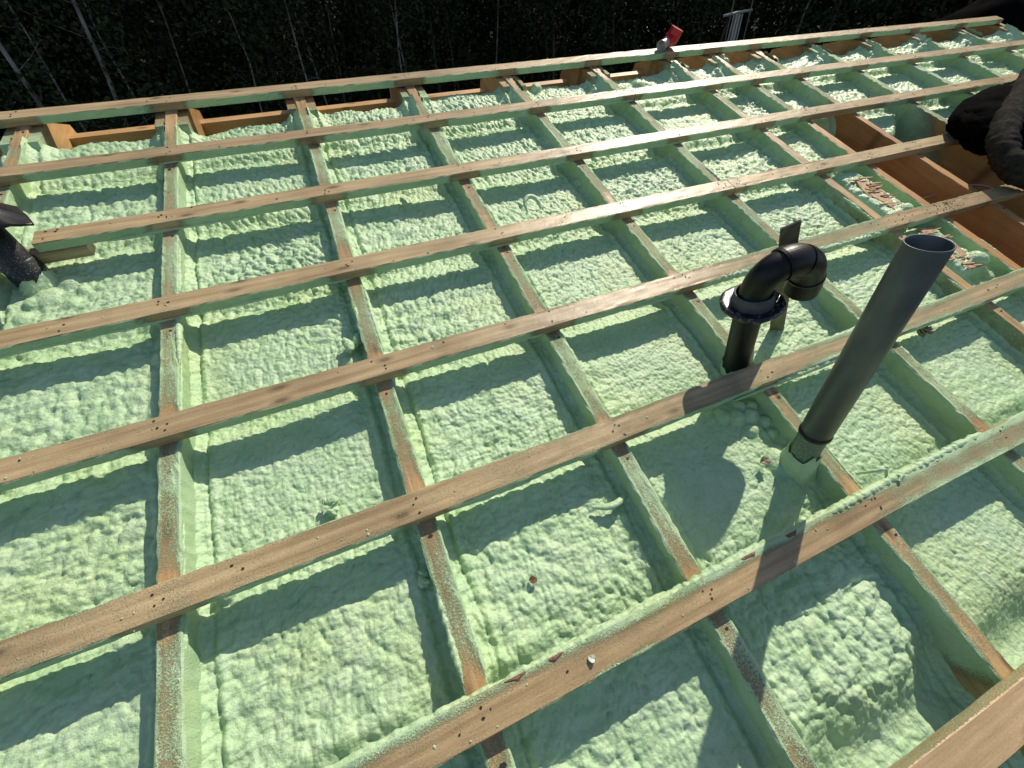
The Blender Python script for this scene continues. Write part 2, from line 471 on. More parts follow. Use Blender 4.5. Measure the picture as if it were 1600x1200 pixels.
R_TXT = ['leftmost rafter, outside the left edge', 'rafter at far left beside the left black pipe', 'long rafter running straight up the left of the picture', 'rafter next right from the straight left one',
         'rafter ending on the near batten left of the grey pipe shadow', 'rafter running past the foot of the grey pipe', 'rafter passing just right of the grey pipe', 'rafter left of the splintered offcuts',
         'bare topped rafter between the splintered offcuts and the empty bay', 'rafter with a bare orange brown side over the empty bay', 'rafter running into the black bundle', 'rafter beyond the black bundle at right', 'second last rafters at far right', 'rafter at the far right end of the ridge', 'last rafter at the far right end']
rafters = []
for j, x in enumerate(JX):
    if x < 2: y0 = -1.0
    elif x < 4: y0 = -0.6
    else: y0 = .2
    o = board('rafter', 1, y0, 2.735, x, JW, ZJ - JH, ZJ, WOODO if j in (8, 9, 10) else WOODY, rafter_foam(j, 200 + j), step=0.02, seed=40 + j, lift=.003)
    o['label'] = R_TXT[j]
    rafters.append(o)
    # gusset boards nailed to both faces at the ridge
    poly = [(2.535, -.041), (2.72, -.05), (2.925, -.158), (2.93, -.21), (3.03, -.33), (2.46, -.33), (2.43, -.2)]
    for sgn in (-1, 1):
        xa = x + sgn * (JW / 2 + .001); xb = x + sgn * (JW / 2 + .044)
        dy = random.uniform(-.02, .02)
        # sides with a grid so the overspray fades along y
        ring = []
        for (a, b) in zip(poly, poly[1:] + poly[:1]):
            for t in np.linspace(0, 1, 6, endpoint=False): ring.append((a[0] + (b[0] - a[0]) * t + dy, a[1] + (b[1] - a[1]) * t))
        n = len(ring); V = []; A = []
        for xx in (xa, xb):
            for (yy, zz) in ring:
                V.append((xx, yy, zz)); A.append(float(np.clip(1.15 - (yy - 2.43) * 3.6 - max(0, zz + .09) * 4 + (0.25 if j % 3 == 1 else 0) + (-.06 - zz) * .8, 0, 1)))
        c0 = len(V)
        V += [(xa, 2.70 + dy, -.18), (xb, 2.70 + dy, -.18)]; A += [0.15, 0.15]
        F = []
        for i in range(n):
            k2 = (i + 1) % n
            F += [(i, k2, n + k2, n + i), (c0, k2, i), (c0 + 1, n + i, n + k2)]
        mesh_obj('gusset_board', V, F, ORANGE, o, None, False, A)
    # ridge top of rafters has a few dark screw holes
    hole = []
    for b0, b1 in zip(BY[1:], BY[:-1]):
        if random.random() < .6: hole.append((x + random.uniform(-.012, .012), b1 - .07 - random.random() * .03, ZJ + .0006))
    nails(hole, o, .0048)

# purlin outside the ridge and dark underlay below the bays
mesh_obj('top_plate', *boxvf(-2.2, 6.5, 2.79, 2.835, -.42, -.168), ORANGEX, house, attr=[0.0] * 8)
mesh_obj('underlay_board', *boxvf(-2.2, 6.6, -1.0, 2.74, -.29, -.263), MEMB, house)
# inner board across the empty bays
# ------------------------------------------------------------------ foam
BLOBS = [  # x, y, radius, height
    (1.09, .245, .035, .028), (1.125, .21, .028, .022), (1.04, .26, .035, .022), (1.115, .275, .028, .03), (1.12, .165, .025, .016), (1.06, .20, .03, .012), (1.0, .28, .03, .014), (1.08, .29, .025, .022),
    (1.09, .06, .075, .03), (1.05, .01, .05, .012), (1.12, .0, .05, .014),
    (-1.06, 1.56, .06, .02), (-.98, 1.50, .035, .018), (-1.12, 1.47, .04, .022), (-1.0, 1.62, .045, .02), (-.93, 1.42, .035, .012), (-1.04, 1.42, .04, .018), (-1.1, 1.54, .035, .03), (-.95, 1.56, .03, .016),
    (2.62, .50, .05, .04), (2.66, .43, .04, .03), (2.60, .88, .045, .035), (2.66, .84, .03, .02),
    (1.93, 2.44, .045, .02), (2.04, 2.5, .05, .03), (2.12, 2.44, .04, .02), (1.33, 2.57, .04, .03), (2.80, 2.56, .035, .045), (2.79, 2.60, .03, .055), (3.17, 2.46, .03, .03),
    (-.55, .33, .03, .015), (-.02, .98, .03, .02), (-.12, .92, .04, .015)]

def foam_h(x, y, bay, e):
    """foam surface: x, y arrays, e = distance to the nearest rafter face"""
    sd_ = bay * 31
    wx = x + (fbm(x, y, .12, 900 + sd_) - .5) * .05 + (vn(x, y, .03, 910 + sd_) - .5) * .014
    wy = y + (fbm(x, y, .12, 950 + sd_) - .5) * .05 + (vn(x, y, .03, 960 + sd_) - .5) * .014
    an = vn(x, y, .55, 70 + sd_)                              # where the lumps line up with the spray passes
    big = sstep(.45, .8, vn(x, y, .5, 80 + sd_)) 
    if bay == 5: big = np.maximum(big, 1 - sstep(-.12, .02, y))
    h = ZF + (fbm(x, y, .42, 100 + sd_) - .5) * .026
    h += (domes(wx * (1 + .25 * an), wy * 1.1, .047, 11 + sd_) - .6) * (.015 + .008 * (bay == 5)) * (.10 + 1.15 * big)
    h += (domes(wx, wy * (1 + .35 * an), .027, 21 + sd_) - .6) * (.0120 + .010 * sstep(.5, 1.6, y)) * (.45 + .75 * vn(x, y, .3, 85 + sd_) + .3 * an)
    h += (domes(wx * 1.2, wy, .0125, 31 + sd_) - .6) * .0080
    h += (fbm(x, y, .012, 41 + sd_, 2) - .5) * .0022
    # smoother stretches
    # spray pass ridges parallel to the battens
    h += .0035 * np.sin((y + .03 * fbm(x, y, .3, 5 + sd_)) * 2 * np.pi / .085) * sstep(.55, .85, vn(x, y, .6, 300 + sd_))
    # lower under the battens, slight lip just down from them
    for b in BY:
        d = y - b
        h -= .016 * np.exp(-((d - .02) / .05) ** 2)
        h += .010 * np.exp(-((d + .03 + .02 * vn(x, y, .2, 333)) / .022) ** 2) * (vn(x, y, .25, 400 + sd_))
        h += .014 * np.exp(-((d - .065) / .03) ** 2) * sstep(.35, .9, vn(x, y * 0, .3, 430 + sd_))
    # edges: thin bead, crack and coat climbing the rafter
    w = .022 + .014 * vn(y, x * 0 + e * 0, .2, 60 + sd_)
    h -= .009 * np.exp(-((e - w) / .0045) ** 2) * (.4 + .8 * vn(y, x * 0, .3, 65 + sd_))
    h += .008 * np.exp(-((e - w - .016) / .010) ** 2) * (domes(y, y * 0 + .3, .03, 77 + sd_))
    h += .016 * np.clip(1 - e / .022, 0, 1) ** 2 * (.5 + vn(y, x * 0, .25, 66 + sd_))
    for bx, by, br, bh in BLOBS:
        if bx < -.9: bh = bh * .35
        d2 = ((x - bx) ** 2 + (y - by) ** 2) / br ** 2
        h = np.maximum(h, np.where(d2 < 1.1, ZF - .02 + (bh * .7 + .028) * np.sqrt(np.clip(1.1 - d2, 0, 2)) + (domes(x, y, .026, 3) - .4) * .008 + (fbm(x, y, .014, 3) - .5) * .003, -9))
    # ridge end climbs, near end thins out
    h += .02 * sstep(2.36, 2.5, y) * vn(x, y * 0, .2, 500 + sd_) + .05 * sstep(2.3, 2.5, y) * np.clip(1 - e / .09, 0, 1)
    edge = -.545 + .05 * (vn(x, x * 0, .12, 600 + sd_) - .5) + (.05 * sstep(1.0, 1.14, x) if bay == 5 else .0)
    drop = 1 - sstep(edge - .06, edge + .09, y)
    h = h * (1 - drop) + drop * (-.180 + (h - ZF) * .55 + .012 * fbm(x, y, .06, 8) + .03 * np.clip(1 - e / .05, 0, 1))
    if bay == 8:                                              # foam heaped over a boxed duct in the narrow bay
        box = sstep(.0, .05, e - .04) * sstep(.42, .47, y) * (1 - sstep(1.22, 1.28, y)) * (1 - .9 * np.exp(-((y - .80) / .05) ** 2))
        h = h + .060 * box + (domes(x, y, .045, 5) - .3) * .012 * (1 - box)
    return h

BAYS = [(i, JX[i - 1], JX[i]) for i in range(1, len(JX))]
F_TXT = {1: 'foam in the bay outside the left edge', 2: 'foam around the left black pipe', 3: 'foam in the bay right of the straight left rafter', 4: 'foam with a brown leaf chip lying on it',
         5: 'foam with large popcorn lumps at its near end', 6: 'foam to the right of the grey pipe', 7: 'foam at the right behind the grey pipe', 8: 'heaped foam around the splintered offcuts', 9: 'foam only at the far end of the empty bay',
         10: 'foam ending left of the black bundle', 11: 'foam behind the black bundle', 12: 'foam in a far right bay', 13: 'foam in the second last bay', 14: 'foam in the last bay at the far right'}
for bay, xl, xr in BAYS:
    x0 = xl + JW / 2 - .002; x1 = xr - JW / 2 + .002
    y0 = -1.0; y1 = 2.70
    if bay == 9: y0 = 1.66
    if bay == 10: y0 = 1.28
    if bay == 8: y0 = .1
    if bay >= 11: y0 = 1.0
    if bay == 1: y0 = 1.2
    dx = .0036 if 3 <= bay <= 6 else .0052
    if bay >= 8 or bay == 1: dx = .0062
    nx = int((x1 - x0) / dx)
    # rows get wider apart up the roof
    ys = []; y = y0
    while y < y1:
        ys.append(y); y += (.0036 if y < .9 else .0046 if y < 1.5 else .0054) * (1 if 3 <= bay <= 6 else 1.25) * (1.2 if bay >= 9 or bay == 1 else 1)
    ys = np.array(ys); xs = np.linspace(x0, x1, nx)
    X, Y = np.meshgrid(xs, ys, indexing='ij')
    E = np.minimum(X - x0, x1 - X)
    Z = foam_h(X, Y, bay, E)
    if bay in (9, 10):                                        # torn near end slopes down to the boards
        e0 = (1.74 if bay == 9 else 1.40) + .10 * (vn(X, X * 0, .1, 77) - .5) + (.25 * (X - x0) / (x1 - x0) if bay == 10 else 0)
        t = sstep(e0 - .06, e0 + .09, Y); Z = Z * t + (1 - t) * -.268
    # ragged far end: roll off over the top plate
    ye = 2.545 + .05 * (vn(X, X * 0, .09, 700 + bay) - .5) + (.05 if bay > 4 else 0)
    t = sstep(ye - .0, ye + .04, Y); Z = Z * (1 - t) + t * -.30
    V = np.stack([X, Y, Z], -1)
    f = grid_faces(len(xs), len(ys))
    o = mesh_obj('foam_fill', V.reshape(-1, 3), f, FOAM, house, None, True)
    o['label'] = F_TXT[bay]

def crust(x0, x1, yc, zc, r, seed, side=1, amp=.6):
    """ragged bead of set foam clinging along a batten edge"""
    n = int((x1 - x0) / .004); s = np.linspace(x0, x1, n)
    fade = np.sqrt(np.clip(np.minimum(s - x0, x1 - s) / .05, .02, 1))
    rr = r * (0.55 + amp * 1.3 * fbm(s, s * 0, .10, seed) + .55 * (vn(s, s * 0, .011, seed + 2) - .4)) * fade
    path = np.stack([s, yc + (fbm(s, s * 0, .15, seed + 4) - .5) * r * .6, zc + (fbm(s, s * 0, .1, seed + 6) - .5) * r * .3], 1)
    return tube(path, rr, 9, jit=lambda i, a: .85 + .3 * vn(i * .5, a * 2, 1.0, seed + 8))
def add_crust(parts):
    v, f = join(parts); return mesh_obj('foam_crust', v, f, FOAM, house, None, True)
add_crust([crust(-.62, .06, BY[6] + .038, -.012, .009, 1), crust(.02, .36, BY[6] + .038, -.009, .010, 2), crust(.33, 1.02, BY[6] + .038, -.010, .009, 5), crust(1.0, 1.70, BY[6] + .039, -.007, .012, 3), crust(.1, 1.6, BY[6] + .040, -.022, .010, 6), crust(-2, -.7, BY[6] + .038, -.012, .009, 4)])
add_crust([crust(1.20, 2.25, BY[4] - .038, -.012, .012, 21), crust(.86, 1.1, BY[4] - .04, -.028, .008, 22)])
add_crust([crust(1.24, 2.1, BY[5] + .038, -.010, .009, 31), crust(1.19, 1.5, BY[5] - .038, -.016, .009, 33), crust(1.9, 2.5, BY[5] - .038, -.018, .008, 34)])
thin = []
for row in range(1, 6):
    for q in range(5):
        xs_ = random.uniform(-1.2, 2.0); L = random.uniform(.1, .5)
        thin.append(crust(xs_, xs_ + L, BY[row] - .039, -.032 + random.uniform(-.002, .003), random.uniform(.003, .0055), 40 + row * 9 + q, amp=.9))
for j in range(2, 9):
    for q in range(9):
        sg = random.choice((-1, 1)); ya = random.uniform(-.5, 2.2); L = random.uniform(.06, .32)
        v, f = crust(ya, ya + L, 0, ZJ - random.uniform(.002, .012), random.uniform(.0035, .0075), 400 + j * 11 + q, amp=.9)
        v = v.copy(); v = np.stack([JX[j] + sg * (JW / 2 - .001) + v[:, 1], v[:, 0], v[:, 2]], 1); thin.append((v, [tuple(q_)[::-1] for q_ in f]))
o = add_crust(thin); o['kind'] = 'stuff'

# bark left along the far edge of the nearest long batten
BARKR = plain('bark_red', (.20, .105, .068), .85, .5, 120, bmp=.8)
for bx, bl in ((.05, .05), (.15, .035), (.71, .045), (.86, .04)):
    k = 16; xs_ = np.linspace(bx - bl / 2, bx + bl / 2, k); V = []
    for i, xx in enumerate(xs_):
        wv = math.sin(math.pi * (i + .5) / k) ** .5
        lo_ = BY[6] + .037 - wv * (.006 + .008 * float(vn(xx, 0, .011, 3))); hi_ = BY[6] + .0375
        zt = .0012 + wv * .002 * float(vn(xx, 1, .006, 4))
        V += [(xx, lo_, .0004), (xx, (lo_ + hi_) / 2, zt + .001), (xx, hi_, zt), (xx, hi_, -.003), (xx, lo_, -.002)]
    mesh_obj('bark_patch', V, [tuple(q)[::-1] for q in grid_faces(k, 5, True)] + [tuple(range(5)), tuple(range((k - 1) * 5, k * 5))[::-1]], BARKR, house)
# crumbs of trimmed foam and sawdust lying on the timbers
V = []; F = []; rc = np.random.default_rng(8)
def crumb(x, y, z, r):
    n0 = len(V); pts = rc.normal(0, 1, (6, 3)); pts = np.array([(1, 0, 0), (-1, 0, 0), (0, 1, 0), (0, -1, 0), (0, 0, 1), (0, 0, -.6)]) * rc.uniform(.6, 1.2, (6, 1))
    for p in pts: V.append((x + p[0] * r, y + p[1] * r, z + p[2] * r * .6))
    for t in ((0, 2, 4), (2, 1, 4), (1, 3, 4), (3, 0, 4), (2, 0, 5), (1, 2, 5), (3, 1, 5), (0, 3, 5)): F.append(tuple(i + n0 for i in t))
for q in range(420):
    row = rc.integers(1, 7); crumb(rc.uniform(-1.0, 3.0), BY[row] + rc.uniform(-.035, .035), .0012, .0012 + .0035 * rc.random() ** 3)
for q in range(200):
    j = rc.integers(2, 8); crumb(JX[j] + rc.uniform(-.023, .023), rc.uniform(-.5, 2.4), ZJ + .0012, .0012 + .004 * rc.random() ** 3)
for q in range(160):
    row = rc.integers(2, 7); crumb(rc.uniform(-1.0, 2.6), BY[row] - .0385, rc.uniform(-.034, -.004), .0015 + .004 * rc.random() ** 2)
o = mesh_obj('foam_crumbs', V, F, FOAM, house); o['kind'] = 'stuff'

# short block under the third batten by the left pipe
board('nailer_block', 0, -1.16, -.905, BY[2] - .022, .05, -.075, -.0365, WOODX, lambda s, p, z, side: .12 + 0 * s, seed=77)

# cable lying in the bare bay
pth = [(3.02, 1.02, -.16), (3.16, .99, -.12), (3.3, .98, -.1), (3.45, .95, -.11), (3.62, .88, -.15)]
def smooth_path(p, n):
    p = np.asarray(p, float); t = np.linspace(0, len(p) - 1, n); out = []
    for u in t:
        i = min(int(u), len(p) - 2); f = u - i
        p0 = p[max(i - 1, 0)]; p1 = p[i]; p2 = p[i + 1]; p3 = p[min(i + 2, len(p) - 1)]
        out.append(.5 * ((2 * p1) + (-p0 + p2) * f + (2 * p0 - 5 * p1 + 4 * p2 - p3) * f * f + (-p0 + 3 * p1 - 3 * p2 + p3) * f ** 3))
    return np.array(out)
CB = (3.16, .99, -.12)
c = thing('cable', 'thin pinkish cable lying across the bare rafter bay under the black bundle', 'cable', CB)
v, f = tube(smooth_path(pth, 30), .006, 8); mesh_obj('cable_sheath', v, f, CABLE, c, CB, True)

# walls below
def wallbox(x0, x1, y0, y1, z0, z1):
    v, f = boxvf(x0, x1, y0, y1, z0, z1)
    inv = M4.inverted(); return [tuple(inv @ Vector(p)) for p in v], f
yn = M4 @ Vector((0, -.85, -.30)); yf = M4 @ Vector((0, 2.6, -.30))
mesh_obj('wall', *wallbox(-2.0, 6.4, yn.y - .1, yn.y + .02, 0, yn.z - .06), WALL, house)
mesh_obj('wall', *wallbox(-2.0, 6.4, yf.y - .1, yf.y + .02, 0, yf.z - .06), WALL, house)
for xw in (-2.0, 6.28):
    v = []
    for xx in (xw, xw + .12):
        for (yy, zz) in ((yn.y + .02, 0), (yf.y - .1, 0), (yf.y - .1, yf.z - .1), (yn.y + .02, yn.z - .06)): v.append(tuple(M4.inverted() @ Vector((xx, yy, zz))))
    mesh_obj('wall', v, [(0, 1, 2, 3), (7, 6, 5, 4), (0, 4, 5, 1), (1, 5, 6, 2), (2, 6, 7, 3), (3, 7, 4, 0)], WALL, house)

# ------------------------------------------------------------------ pipes
AX = np.array([-.0672, .3144, .9469]); AX /= np.linalg.norm(AX)
SPECK = plain('speckled_grey', (.05, .055, .057), .5, .3, 40)
t0 = SPECK.node_tree; c0 = ramp(t0, noise(t0, objco(t0), 420, 4, .75), [(.42, (.05, .055, .057)), (.62, (.27, .40, .23))]); t0.links.new(c0, t0.nodes['Principled BSDF'].inputs['Base Color'])
GB = np.array([1.097, .0654, -.030])
g = thing('vent_pipe', 'open grey plastic pipe standing tall out of the foam', 'pipe', tuple(GB))
r = .0410; L = .678
v, f = lathe(GB, AX, [(.105, r - .0035), (L - .002, r - .0035), (L, r - .002), (L, r - .0005), (L - .0015, r), (.105, r), (.105, r - .0035)], 64)
mesh_obj('pipe', v, f, GREYPVC, g, GB, True)
v, f = lathe(GB, AX, [(.090, r - .004), (.094, r + .0015), (.102, r + .0025), (.108, r + .0012), (.110, r - .001)], 48)
mesh_obj('seal_ring', v, f, BLACKPVC, g, GB, True)
v, f = lathe(GB, AX, [(-.12, r - .004), (.093, r - .0025)], 40)
mesh_obj('socket', v, f, SPECK, g, GB, True)
def blob_collar(base, axis, r0, r1, h, seed, n=48, m=14, lean=0):
    a = np.asarray(axis); u = np.cross(a, [0, 1, .1]); u /= np.linalg.norm(u); w = np.cross(a, u)
    th = np.linspace(0, 2 * np.pi, n, endpoint=False); V = []
    for i in range(m):
        t = i / (m - 1); rad = r1 + (r0 - r1) * t ** .6
        x = np.cos(th) * 3; y = np.sin(th) * 3
        rr = rad * (1 + .22 * (fbm(x + i * .35, y, .9, seed) - .5)) + .006 * (1 - t) * fbm(x * 3, y * 3 + i, .7, seed + 3)
        z = h * t * (1 + .5 * (vn(x, y, 1.2, seed + 9) - .5) + lean * np.cos(th))
        V.append(np.asarray(base) + z[:, None] * a + rr[:, None] * (np.cos(th)[:, None] * u + np.sin(th)[:, None] * w))
    return np.concatenate(V), grid_faces(m, n, True)
v, f = blob_collar(GB - AX * .10, AX, r + .0015, r + .026, .115, 3, lean=.02)
mesh_obj('foam_collar', v, f, FOAM, g, GB, True)

# black elbow vent
VB = np.array([1.155, .418, -.10]); VA = np.array([-.22, .29, 1.0]); VA /= np.linalg.norm(VA)
vent = thing('elbow_vent', 'black vent pipe with a gooseneck elbow and grey rubber collar', 'vent pipe', tuple(VB))
top = np.array([1.066, .505, .248])
v, f = tube(np.array([VB - VA * .03 + (top - VB + VA * .03) * t for t in np.linspace(0, 1, 12)]), .042, 40)
mesh_obj('lower_pipe', v, f, BLACKPVC, vent, VB, True)
ELB = [(1.086, .497, .175), (1.070, .500, .228), (1.056, .505, .288), (1.066, .507, .326), (1.098, .506, .350), (1.145, .501, .352), (1.190, .494, .335), (1.218, .487, .300), (1.234, .480, .262), (1.244, .476, .232)]
P = smooth_path(ELB, 60)
v, f = tube(P[0:27], .043, 40); mesh_obj('elbow', v, f, BLACKPVC, vent, VB, True)
v, f = tube(P[25:34], [.0475, .0485] + [.0485] * 7, 40); mesh_obj('socket_ring', v, f, BLACKPVC, vent, VB, False)
v, f = tube(P[33:49], .0455, 40); mesh_obj('elbow', v, f, BLACKPVC, vent, VB, True)
v, f = tube(P[34:37], .0475, 40); mesh_obj('socket_ring', v, f, BLACKPVC, vent, VB, False)
Q = P[48:60]; v, f = tube(Q, .0485, 40, cap=(True, False)); v2, f2 = tube(Q, .042, 40, cap=(True, False)); f2 = [q[::-1] for q in f2]
v, f = join([(v, f), (v2, f2)]); nn = len(Q) * 40
f += [((len(Q) - 1) * 40 + i, nn + (len(Q) - 1) * 40 + i, nn + (len(Q) - 1) * 40 + (i + 1) % 40, (len(Q) - 1) * 40 + (i + 1) % 40) for i in range(40)]
mesh_obj('outlet_socket', v, f, BLACKPVC, vent, VB, True)
# rubber collar: neck plus ragged flange
def ragged(base, axis, prof, n, seed, ragr=.0, ragz=.0, start=0):
    a = np.asarray(axis, float) / np.linalg.norm(axis); u = np.cross(a, [0, 1, .1]); u /= np.linalg.norm(u); w = np.cross(a, u)
    th = np.linspace(0, 2 * np.pi, n, endpoint=False); V = []
    for k, (z, rr) in enumerate(prof):
        q = max(0, k - start) / max(1, len(prof) - 1 - start)
        rad = rr * (1 + ragr * q * (fbm(np.cos(th) * 2, np.sin(th) * 2, .9, seed) - .5))
        zz = z + ragz * q * (fbm(np.cos(th) * 2 + 5, np.sin(th) * 2, .6, seed + 5) - .5)
        V.append(np.asarray(base) + zz[:, None] * a + rad[:, None] * (np.cos(th)[:, None] * u + np.sin(th)[:, None] * w))
    return np.concatenate(V), grid_faces(len(prof), n, True)
CB0 = np.array([1.078, .494, .205])
v, f = ragged(CB0, VA, [(.045, .049), (.05, .052), (.045, .056), (.02, .058), (.0, .063), (-.012, .061), (-.03, .056), (-.032, .046)], 56, 3)
mesh_obj('collar', v, f, RUBBER, vent, VB, True)
v, f = ragged(CB0 + VA * .004, VA + np.array([.02, -.04, 0]), [(.008, .058), (.006, .072), (.010, .082), (.004, .090), (-.003, .088), (-.006, .075), (-.006, .058)], 90, 8, .16, .022, 1)
m_, t_, p_ = newmat('collar_edge')
c_ = ramp(t_, noise(t_, objco(t_), 90, 4, .6), [(.55, (.014, .014, .016)), (.68, (.2, .2, .21))])
t_.links.new(c_, p_.inputs['Base Color']); p_.inputs['Roughness'].default_value = .3
mesh_obj('flange', v, f, m_, vent, VB, True)
v, f = blob_collar(VB - VA * .02, VA, .043, .060, .10, 13, lean=-.5)
mesh_obj('foam_collar', v, f, FOAM, vent, VB, True)

# left black pipe
LB = np.array([-1.10, 1.655, -.115]); LA = np.array([-.1, .30, .94]); LA /= np.linalg.norm(LA)
lp = thing('left_pipe'.replace('left_', 'soil_'), 'black pipe cut by the left edge, speckled foam at its foot', 'pipe', tuple(LB))
BS = plain('speckled_black', (.010, .010, .011), .45, .3, 40)
tt = BS.node_tree; pp = tt.nodes['Principled BSDF']
sp = ramp(tt, noise(tt, objco(tt), 260, 2, .6), [(.62, (.009, .009, .010)), (.70, (.30, .40, .28))]); tt.links.new(sp, pp.inputs['Base Color'])
v, f = lathe(LB, LA, [(-.05, .049), (.30, .049), (.32, .0)], 40); mesh_obj('pipe', v, f, BS, lp, LB, True)
v, f = lathe(LB, LA, [(.0, .050), (.006, .0545), (.03, .055), (.05, .0555), (.053, .0535), (.085, .0535), (.09, .050)], 40); mesh_obj('socket', v, f, BS, lp, LB, True)
v, f = ragged(LB + LA * .20, LA + np.array([.12, -.05, 0]), [(.14, .051), (.11, .054), (.085, .066), (.058, .092), (.034, .122), (.028, .132), (.022, .130), (.030, .12), (.05, .09), (.075, .06), (.08, .05)], 96, 21, .10, .03, 2)
rel = v - (LB + LA * .2); ang = np.arctan2(rel[:, 1], rel[:, 0]); ax_ = (rel @ LA)[:, None] * LA; rad_ = np.linalg.norm(rel - ax_, axis=1)
sq = 1 / np.maximum(abs(np.cos(ang + .25 - np.pi / 4)), abs(np.sin(ang + .25 - np.pi / 4))); k_ = np.clip((rad_ - .055) / .06, 0, 1)
v = LB + LA * .2 + ax_ + (rel - ax_) * (1 + (.92 * sq - 1) * k_)[:, None] - LA * (np.clip(sq - 1.15, 0, 1) * .09 * k_)[:, None]
mesh_obj('rubber_skirt', v, f, BLACKPVC, lp, LB, True)
v, f = lathe(LB + LA * .2, LA, [(.1, .05), (.25, .05), (.25, .0)], 32); mesh_obj('upper_pipe', v, f, BLACKPVC, lp, LB, True)
v, f = blob_collar(LB - LA * .02, LA, .051, .085, .055, 33, lean=-.3); mesh_obj('foam_collar', v, f, FOAM, lp, LB, True)

# stake behind the elbow vent
SB = np.array([1.46, .522, -.10])
st = thing('stake', 'weathered flat stake standing upright behind the black elbow vent', 'stake', tuple(SB))
up = np.array([-.46, .095, .62]); up = np.array([1.16, .59, .40]) - SB
n = 10; prof = [(-.017, -.003), (.017, -.003), (.017, .003), (-.017, .003)]
uu = np.array([.92, -.385, 0.0]); uu -= up * (uu @ up) / (up @ up); uu /= np.linalg.norm(uu); ww = np.cross(uu, up); ww /= np.linalg.norm(ww)
V = []
for i in range(n):
    t = i / (n - 1); c = SB - up * .04 + up * 1.04 * t + ww * .003 * math.sin(3 * t)
    for (a, b) in prof:
        tip = .012 * (a > 0) if i == n - 1 else 0
        V.append(c + uu * a * 1.45 + ww * b + up / np.linalg.norm(up) * tip)
F = [tuple(q) for q in grid_faces(n, 4, True)] + [(3, 2, 1, 0), tuple(range((n - 1) * 4, n * 4))]
mesh_obj('slat', V, F, WEATH, st, SB, False, [0.12] * len(V))

# ------------------------------------------------------------------ small things lying about
def ribbon(path, w, th, taper=True, n=8):
    k = len(path); t = np.linspace(0, 1, k); rad = w * (np.sin(np.pi * np.clip(t, .06, .94)) ** .5 if taper else np.ones(k))
    v, f = tube(path, rad, n, jit=lambda i, a: .7 + .3 * abs(np.cos(a)) + .15 * vn(i * .8, a * 2, 1, 4))
    return v, f
def small(name, label, cat, loc, v, f, mat, group=None, part='body', smooth=True):
    o = mesh_obj(name, v, f, mat, None, loc, smooth); o.matrix_world = M4 @ Matrix.Translation(loc)
    return tag(o, label, cat, group)
c0 = np.array([.80, 1.455, -.085])
a = np.linspace(-.6, 3.6, 26)
pth = [c0 + np.array([.035 * math.cos(q) + .0, .045 * math.sin(q), .03 + .028 * math.sin(q * .8 + .3)]) for q in a]
v, f = ribbon(pth, .011, .004); small('foam_shaving', 'curled hook shaped foam shaving lying in the bay behind the fourth batten', 'foam shaving', tuple(c0), v, f, FOAM)
c0 = np.array([.475, .172, -.088])
pth = [c0 + np.array([.055 * t, -.02 * (1 - t * t), .014 * (1 - t * t)]) for t in np.linspace(-1, 1, 18)]
v, f = ribbon(pth, .011, .004); small('foam_shaving', 'crescent sliver of foam against the rafter left of the grey pipe', 'foam shaving', tuple(c0), v, f, FOAM)
def lump(cx, cy, cz, rx, ry, rz, seed, rot=0, n=60, m=40, amp=.35, fold=.08):
    th = np.linspace(0, 2 * np.pi, n, endpoint=False); ph = np.linspace(-np.pi / 2, np.pi / 2, m)
    PH, TH = np.meshgrid(ph, th, indexing='ij')
    x = np.cos(PH) * np.cos(TH); y = np.cos(PH) * np.sin(TH); z = np.sin(PH)
    k = 1 + amp * (fbm(x * 2 + z * 1.3 + seed, y * 2 + z, .9, seed) - .5) + fold * (1 - abs(2 * fbm(x * 2 + z * 2, y * 2 - z * 2, .45, seed + 4) - 1))
    X = x * rx * k; Y = y * ry * k; Z = z * rz * k
    c, s = math.cos(rot), math.sin(rot)
    return np.stack([cx + X * c - Y * s, cy + X * s + Y * c, cz + Z], -1).reshape(-1, 3), grid_faces(m, n, True)
def flake(c0, r, seed, n=11, lift=.012):
    rs = np.random.default_rng(seed); th = np.linspace(0, 2 * np.pi, n, endpoint=False)
    rad = r * rs.uniform(.75, 1.1, n); z = rs.uniform(0, lift, n)
    top = np.stack([c0[0] + rad * np.cos(th), c0[1] + rad * np.sin(th), c0[2] + z + .004], 1); bot = top - [0, 0, .004]
    v = np.concatenate([top, bot, [[c0[0], c0[1], c0[2] + .006], [c0[0], c0[1], c0[2]]]])
    f = []
    for i in range(n):
        k = (i + 1) % n; f += [(2 * n, i, k), (2 * n + 1, n + k, n + i), (i, n + i, n + k, k)]
    return v, f
for (c0, r, lab, sd_) in [((-.10, .975, -.085), .035, 'torn foam flake popped up beside the second rafter from left', 3), ((-.27, .445, -.09), .026, 'ragged foam flake in the bay behind the near left batten', 5),
                          ((-.075, .175, -.088), .024, 'lump of torn foam by the rafter near the bottom middle', 9), ((.26, 1.71, -.085), .022, 'pale foam flake under the third batten', 12)]:
    rs_ = random.Random(sd_); parts = []
    for q in range(5):
        k = r * rs_.uniform(.3, .62)
        parts.append(lump(c0[0] + rs_.uniform(-.7, .7) * r, c0[1] + rs_.uniform(-.7, .7) * r, c0[2] + rs_.uniform(0, .4) * r, k, k * rs_.uniform(.5, .9), k * rs_.uniform(.35, .7), sd_ * 7 + q, rs_.uniform(0, 3), 18, 11, .9, .35))
    v, f = join(parts)
    small('foam_flake', lab, 'foam scrap', c0, v, f, FOAM, smooth=True)
LEAF = plain('dead_leaf', (.16, .085, .035), .7, .4, 90)
v, f = flake((.179, .062, -.092), .011, 31, 9, .006); small('leaf_chip', 'small brown leaf chip lying on the foam in the middle bay', 'leaf chip', (.179, .062, -.088), v, f, LEAF, smooth=False)
